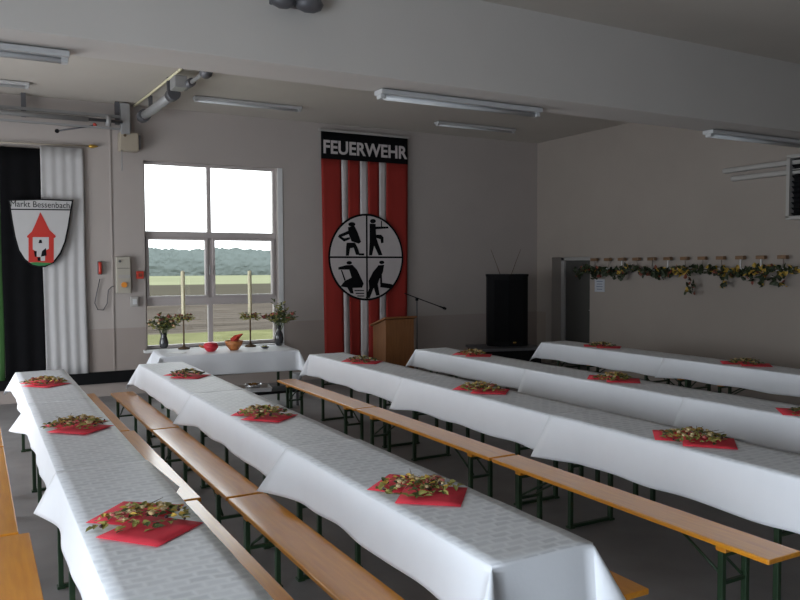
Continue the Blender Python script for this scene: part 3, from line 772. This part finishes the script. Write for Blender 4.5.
arm('tower', [[(268, 180), (292, 225), (330, 300), (372, 340), (368, 352), (358, 352), (358, 512), (340, 520), (250, 514), (190, 516), (190, 352), (180, 350), (180, 340), (212, 310), (240, 250)]], MT['armred'], .005)
arm('tower_niche', [[(218, 348), (325, 348), (325, 425), (300, 440), (300, 505), (272, 507), (270, 480), (240, 478), (236, 440), (218, 430)]], MT['whitecloth'], .0065)
arm('niche_figure', [[(262, 365), (276, 365), (282, 388), (256, 388)], [(226, 440), (244, 440), (244, 478), (232, 478)], [(280, 440), (306, 420), (310, 470), (272, 478)], [(248, 482), (268, 482), (268, 506), (252, 506)]], MT['black'], .008)
tx0 = sp(270, 132)
text_mesh('lettering', 'Markt Bessenbach', .118, MT['black'], sh_, (tx0[0], -.005, tx0[1]), (R(90), 0, R(0)), bold=0, ext=.001, sx=.86)
tag(sh_, 'white shield shaped coat of arms with a red tower on the flag', 'shield')
MB().tube([(0, .02, -.02), (0, .06, .0)], .006, 6).build('hook', MT['grey'], sh_)

# ------------------------------------------------------------------ wall fittings beside the window
WY = YB - .002
def wp(u, v, y=WY): return at(u, v, 'Y', y)
p = wp(99.5, 268); hs = empty('intercom_handset', (p.x, WY, p.z))
m = MB(); m.tube([(0, -.05, .075), (0, -.068, .05), (0, -.068, -.05), (0, -.05, -.075)], [.026, .022, .022, .026], 10); m.build('handset', MT['redplastic'], hs)
MB().box((.0, -.02, 0), (.06, .04, .19), bev=.006).build('cradle', MT['dgrey'], hs)
cp = [Vector((a[0], -.03, a[1])) for a in [((wp(u, v).x - p.x), (wp(u, v).z - p.z)) for u, v in ((99.5, 279), (96, 295), (94.5, 303), (97.5, 309.5), (103, 310), (107, 303), (108, 290), (111, 287), (113.5, 286))]]
MB().tube(cp, .007, 6).build('cord', MT['dgrey'], hs)
tag(hs, 'red wall handset with a looping cord beside the control panel', 'handset')
a = wp(115, 257); b = wp(130, 293)
cb = empty('control_panel', ((a.x + b.x) / 2, WY, (a.z + b.z) / 2)); cw, ch = abs(b.x - a.x), abs(a.z - b.z)
MB().box((0, -.05, .0), (cw, .10, ch), bev=.01).build('housing', MT['beige2'], cb)
MB().box((0, -.102, .10), (cw * .86, .006, .008)).build('seam', MT['dgrey'], cb)
MB().box((.01, -.103, -.02), (cw * .8, .008, .05)).build('name_plate', MT['palegrey'], cb)
MB().tube([(0, -.10, -.14), (0, -.135, -.14)], .040, 14).build('emergency_button', MT['orangeplastic'], cb)
MB().tube([(-.05, -.10, .20), (-.05, -.12, .20)], .018, 12).build('key_switch', MT['dgrey'], cb)
tag(cb, 'beige gate control panel with orange button left of the window', 'control panel')
p = wp(139.5, 275); o = MB().box((0, -.03, 0), (.10, .06, .11), bev=.006).build('call_box', MT['redplastic'], None, (p.x, WY, p.z))
MB().box((0, -.062, 0), (.05, .006, .05)).build('cover', MT['rust'], o)
tag(o, 'small red fire alarm box at the edge of the window', 'alarm box')
p = wp(134, 301.5); o = MB().box((0, -.03, 0), (.11, .06, .15), bev=.008).build('light_switch', MT['palegrey'], None, (p.x, WY, p.z))
MB().box((0, -.064, .0), (.06, .01, .08), bev=.003).build('rocker', MT['lampd'], o)
tag(o, 'small grey switch box under the red alarm box', 'switch')
# gate operator with chain
op = empty('gate_operator', (2.0, 11.66, 3.665))
MB().box((0, 0, 0), (.26, .20, .26), bev=.012).build('housing', MT['beige'], op)
MB().box((.145, -.02, .0), (.03, .12, .20), bev=.006).build('cover', MT['dgrey'], op)
MB().tube([(-.1, -.06, -.13), (-.1, -.06, -.42)], .008, 6).build('chain', MT['grey'], op)
MB().tube([(-.06, -.10, .08), (-.06, -.115, .08)], .02, 10).build('dial', MT['twig'], op)
MB().box((0, .06, .20), (.10, .08, .16)).build('bracket', MT['grey'], op)
tag(op, 'beige gate motor box with hanging chain above the control panel', 'motor')
gs = empty('gate_spring_shaft', (.9, 11.5, 3.92))
MB().tube([(-2.6, 0, .0), (1.0, 0, .0)], .022, 10).build('shaft', MT['dgrey'], gs)
MB().tube([(-2.4, 0, 0), (.55, 0, .0)], .036, 12).build('spring', MT['grey'], gs)
MB().box((-.8, .10, .085), (3.6, .06, .04)).build('top_rail', MT['grey'], gs)
MB().box((-.8, .10, -.085), (3.6, .05, .025)).build('lower_rail', MT['grey'], gs)
for x in (-.25, .95, -2.0):
    MB().box((x, .12, .14), (.06, .05, .32)).build('bracket', MT['dgrey'], gs)
MB().tube([(.78, 0, 0), (.84, 0, 0)], .075, 16).build('cable_drum', MT['grey'], gs)
MB().box((1.05, .09, .06), (.13, .10, .44), bev=.01).build('end_plate', MT['grey'], gs)
tag(gs, 'grey steel spring shaft with rails above the flag', 'gate shaft')
lv = empty('release_lever', (1.30, 11.60, 3.80))
a = wp(57, 131, 11.6) - lv.location; b = wp(97, 125, 11.6) - lv.location
MB().tube([a, b], .012, 8).build('rod', MT['dgrey'], lv)
MB().ball(a, .03, 2).build('knob', MT['black'], lv)
MB().ball(b - Vector((.03, .0, 0)), .028, 2).build('red_end', MT['redplastic'], lv)
c_ = (a + b) / 2 + Vector((.12, 0, .02)); MB().tube([c_, (c_.x, .06, .03), (c_.x, .04, .05)], .012, 8).build('bracket', MT['grey'], lv)
tag(lv, 'dark release lever with black knob under the spring shaft', 'lever')
# exhaust pipe running along the ceiling
ep = empty('exhaust_pipe', (2.16, 11.3, 4.0))
def rel(u, v): return at(u, v, 'Z', 4.0) - ep.location
e = [rel(139, 119), rel(152, 110), rel(165, 100), rel(173, 94)]
e[0] = Vector((0, .1, 0))
MB().tube([(0, .05, 0), rel(152, 110.5), rel(174, 93.5)], .06, 14).build('pipe', MT['grey'], ep)
MB().tube([(0, .12, 0), (0, -.06, 0)], .085, 16).build('flange', MT['dgrey'], ep)
q = rel(174, 93.5); MB().tube([q + Vector((0, .15, 0)), q + Vector((0, -.02, 0))], .08, 16).build('flange', MT['dgrey'], ep)
MB().box(q + Vector((0, -.25, .07)), (.15, .26, .14), bev=.01).build('trolley_box', MT['grey'], ep)
q2 = rel(191, 87); MB().tube([q2 + Vector((-.02, .25, .05)), q2 + Vector((0, -.05, .05))], .05, 12).build('coupling', MT['dgrey'], ep)
q3 = rel(206, 76); MB().ball(q3 + Vector((0, 0, .04)), .075, 2, (1, 1.2, 1)).build('end_joint', MT['dgrey'], ep)
MB().tube([q2 + Vector((0, -.05, .05)), q3 + Vector((0, 0, .05)), q3 + Vector((.05, -.6, .10)), q3 + Vector((.08, -1.0, .2))], .025, 10).build('hose', MT['grey'], ep)
for y in (-.3, -1.45): MB().box((.03, y, .13), (.05, .05, .18)).build('hanger', MT['dgrey'], ep)
tag(ep, 'grey jointed exhaust pipe hanging under the ceiling above the window', 'pipe')
cbp = [at(u, v, 'Z', 4.19) for u, v in ((134, 106), (150, 94), (165, 82), (181, 69))]
o = MB().tube([p - cbp[0] for p in cbp], .016, 8).build('ceiling_cable', MT['candle'], None, cbp[0])
tag(o, 'pale yellow cable along the ceiling above the exhaust pipe', 'cable')

# ------------------------------------------------------------------ fluorescent lights
def make_light():
    r = empty('ceiling_light')
    MB().box((0, 0, -.022), (1.57, .13, .038), bev=.006).build('housing', MT['lamp'], r)
    m = MB(); m.tube([(-.74, 0, -.056), (.74, 0, -.056)], .02, 12); m.build('diffuser', MT['lampd'], r)
    for s in (-1, 1): MB().box((s * .76, 0, -.05), (.04, .07, .045), bev=.005).build('end_cap', MT['lamp'], r)
    for s in (-1, 1): MB().box((s * .5, 0, -.002), (.04, .05, .012)).build('bracket', MT['grey'], r)
    return r
lp = make_light()
for k, (x, y, z, lab) in enumerate((
        (-.22, 5.34, 3.225, 'fluorescent batten light under the beam nearest the gates'),
        (3.55, 5.32, 3.225, 'fluorescent batten light under the middle of the beam'),
        (7.30, 5.33, 3.225, 'fluorescent batten light under the beam nearest the garland wall'),
        (3.50, 10.72, 4.215, 'fluorescent batten light on the ceiling above the window'),
        (7.42, 10.72, 4.215, 'fluorescent batten light on the ceiling near the loudspeaker corner'),
        (-.10, 10.95, 4.215, 'fluorescent batten light on the ceiling above the black flag'))):
    o = lp if k == 0 else copy_tree(lp); o.location = (x, y, z); tag(o, lab, 'light', 'fluorescent battens')
h1 = at(283, 1, 'Y', 4.87); h2 = at(309, 4, 'Y', 4.87)
tl = empty('beam_spotlight', ((h1.x + h2.x) / 2, 4.99, h1.z))
MB().box((0, -.03, .06), (.30, .06, .12), bev=.012).build('base', MT['dgrey'], tl)
for h_, rr_ in ((h1, .058), (h2, .068)):
    m = MB(); m.ball((h_.x - tl.location.x, -.12, h_.z - tl.location.z), rr_, 2, (1.5, 1.1, .85)); m.build('lamp_head', MT['dgrey'], tl)
tag(tl, 'dark twin headed spotlight on the face of the beam', 'spotlight')

# ------------------------------------------------------------------ side wall: peg rack, garland, notice, rails, vent
rk = empty('coat_rack', (XR, 8.1, 1.80))
MB().box((-.09, -.1, 0), (.03, 4.4, .045), bev=.004).build('rail', MT['white'], rk)
for k in range(12):
    y = 10.10 - .325 * k - 8.1
    MB().box((-.085, y, .165), (.07, .13, .05), bev=.006).build('wooden_block', MT['woodcap'], rk)
    MB().box((-.085, y, .07), (.016, .016, .15)).build('peg', MT['white'] if k in (2, 5, 9, 10) else MT['wallshaded'], rk)
for k in range(5): MB().box((-.04, 1.9 - k * 1.0, 0), (.08, .03, .03)).build('wall_bracket', MT['white'], rk)
tag(rk, 'white coat rack with twelve wooden blocks along the side wall', 'coat rack')
ga = empty('leaf_garland', (XR - .17, 8.1, 1.80)); rr = random.Random(9)
gm = MB(); gy = MB(); gr = MB(); vine = []
N = 60
for i in range(N + 1):
    y = 10.45 - i * (10.45 - 6.25) / N; z = -.0 + .025 * math.sin(y * 5) - .02
    if y > 10.3: z -= (y - 10.3) * .6
    vine.append(Vector((0, y - 8.1, z)))
MB().tube(vine, .010, 6).build('vine', MT['twig'], ga)
drops = {9.35: .14, 9.62: .12, 10.38: .10, 7.98: .34, 8.55: .14, 7.38: .22, 8.9: .10, 6.95: .14, 6.5: .20, 6.75: .20, 9.95: .16}
def place_leaf(y, z, dens=1):
    t = rr.random()
    yel = (y < 6.9) or (7.2 < y < 7.5) or (8.0 < y < 8.3)
    tgt = gy if t < (.30 if yel else .06) else (gr if t < (.38 if yel else .16) else gm)
    tgt.leaf((rr.uniform(-.05, .03), y - 8.1 + rr.uniform(-.05, .05), z + rr.uniform(-.035, .035)), rr.uniform(.055, .10), rr.uniform(.05, .08), rot(rr.uniform(0, 6.3), rr.uniform(-1, 1), rr.uniform(0, 6.3)))
for v in vine:
    for k in range(13 if math.sin(v.y * 4.3) > -.3 else 6): place_leaf(v.y + 8.1, v.z)
for y, dz in drops.items():
    for k in range(int(60 * dz + 8)): place_leaf(y, -.02 - rr.random() * dz)
gm.build('green_leaves', MT['ivy'], ga); gy.build('yellow_leaves', MT['yellow'], ga); gr.build('rust_leaves', MT['rust'], ga)
tag(ga, 'autumn vine leaf garland draped along the coat rack', 'garland')
a = at(595, 279, 'X', XR); b = at(604, 292, 'X', XR)
o = MB().box((-.004, 0, 0), (.004, .24, .22)).build('paper_notice', MT['paper'], None, (XR - .001, 10.05, 1.515))
m = MB()
for k in range(4): m.box((-.007, 0, .07 - k * .045), (.002, .15 - .02 * (k % 2), .010))
m.build('printed_lines', MT['ink'], o)
tag(o, 'pale blue paper notice on the wall beside the doorway', 'notice')
for z, y0, nm in ((3.215, 7.50, 'upper'), (3.09, 7.36, 'lower')):
    o = MB().box((-.05, 0, 0), (.09, y0 - 5.9, .07), bev=.02).build('wall_duct', MT['palegrey'], None, (XR, (y0 + 5.9) / 2 + .0, z))
    tag(o, 'grey rail high on the side wall, the %s of the two' % nm, 'rail', 'pair of rails on the side wall')
vt = empty('wall_vent', (XR, 6.03, 2.88))
m = MB()
for y in (-.40, .40): m.box((-.075, y, 0), (.15, .045, .80))
for z in (-.40, .40): m.box((-.075, 0, z), (.15, .845, .045))
m.build('frame', MT['palegrey'], vt)
MB().box((-.03, 0, 0), (.04, .76, .76)).build('backing', MT['black'], vt)
m = MB()
for k in range(11): m.box((-.08, 0, -.35 + k * .07), (.05, .76, .008), rot(0, .6, 0))
m.build('louvre_slats', MT['black'], vt)
tag(vt, 'black louvred vent in a pale frame high on the side wall', 'vent')
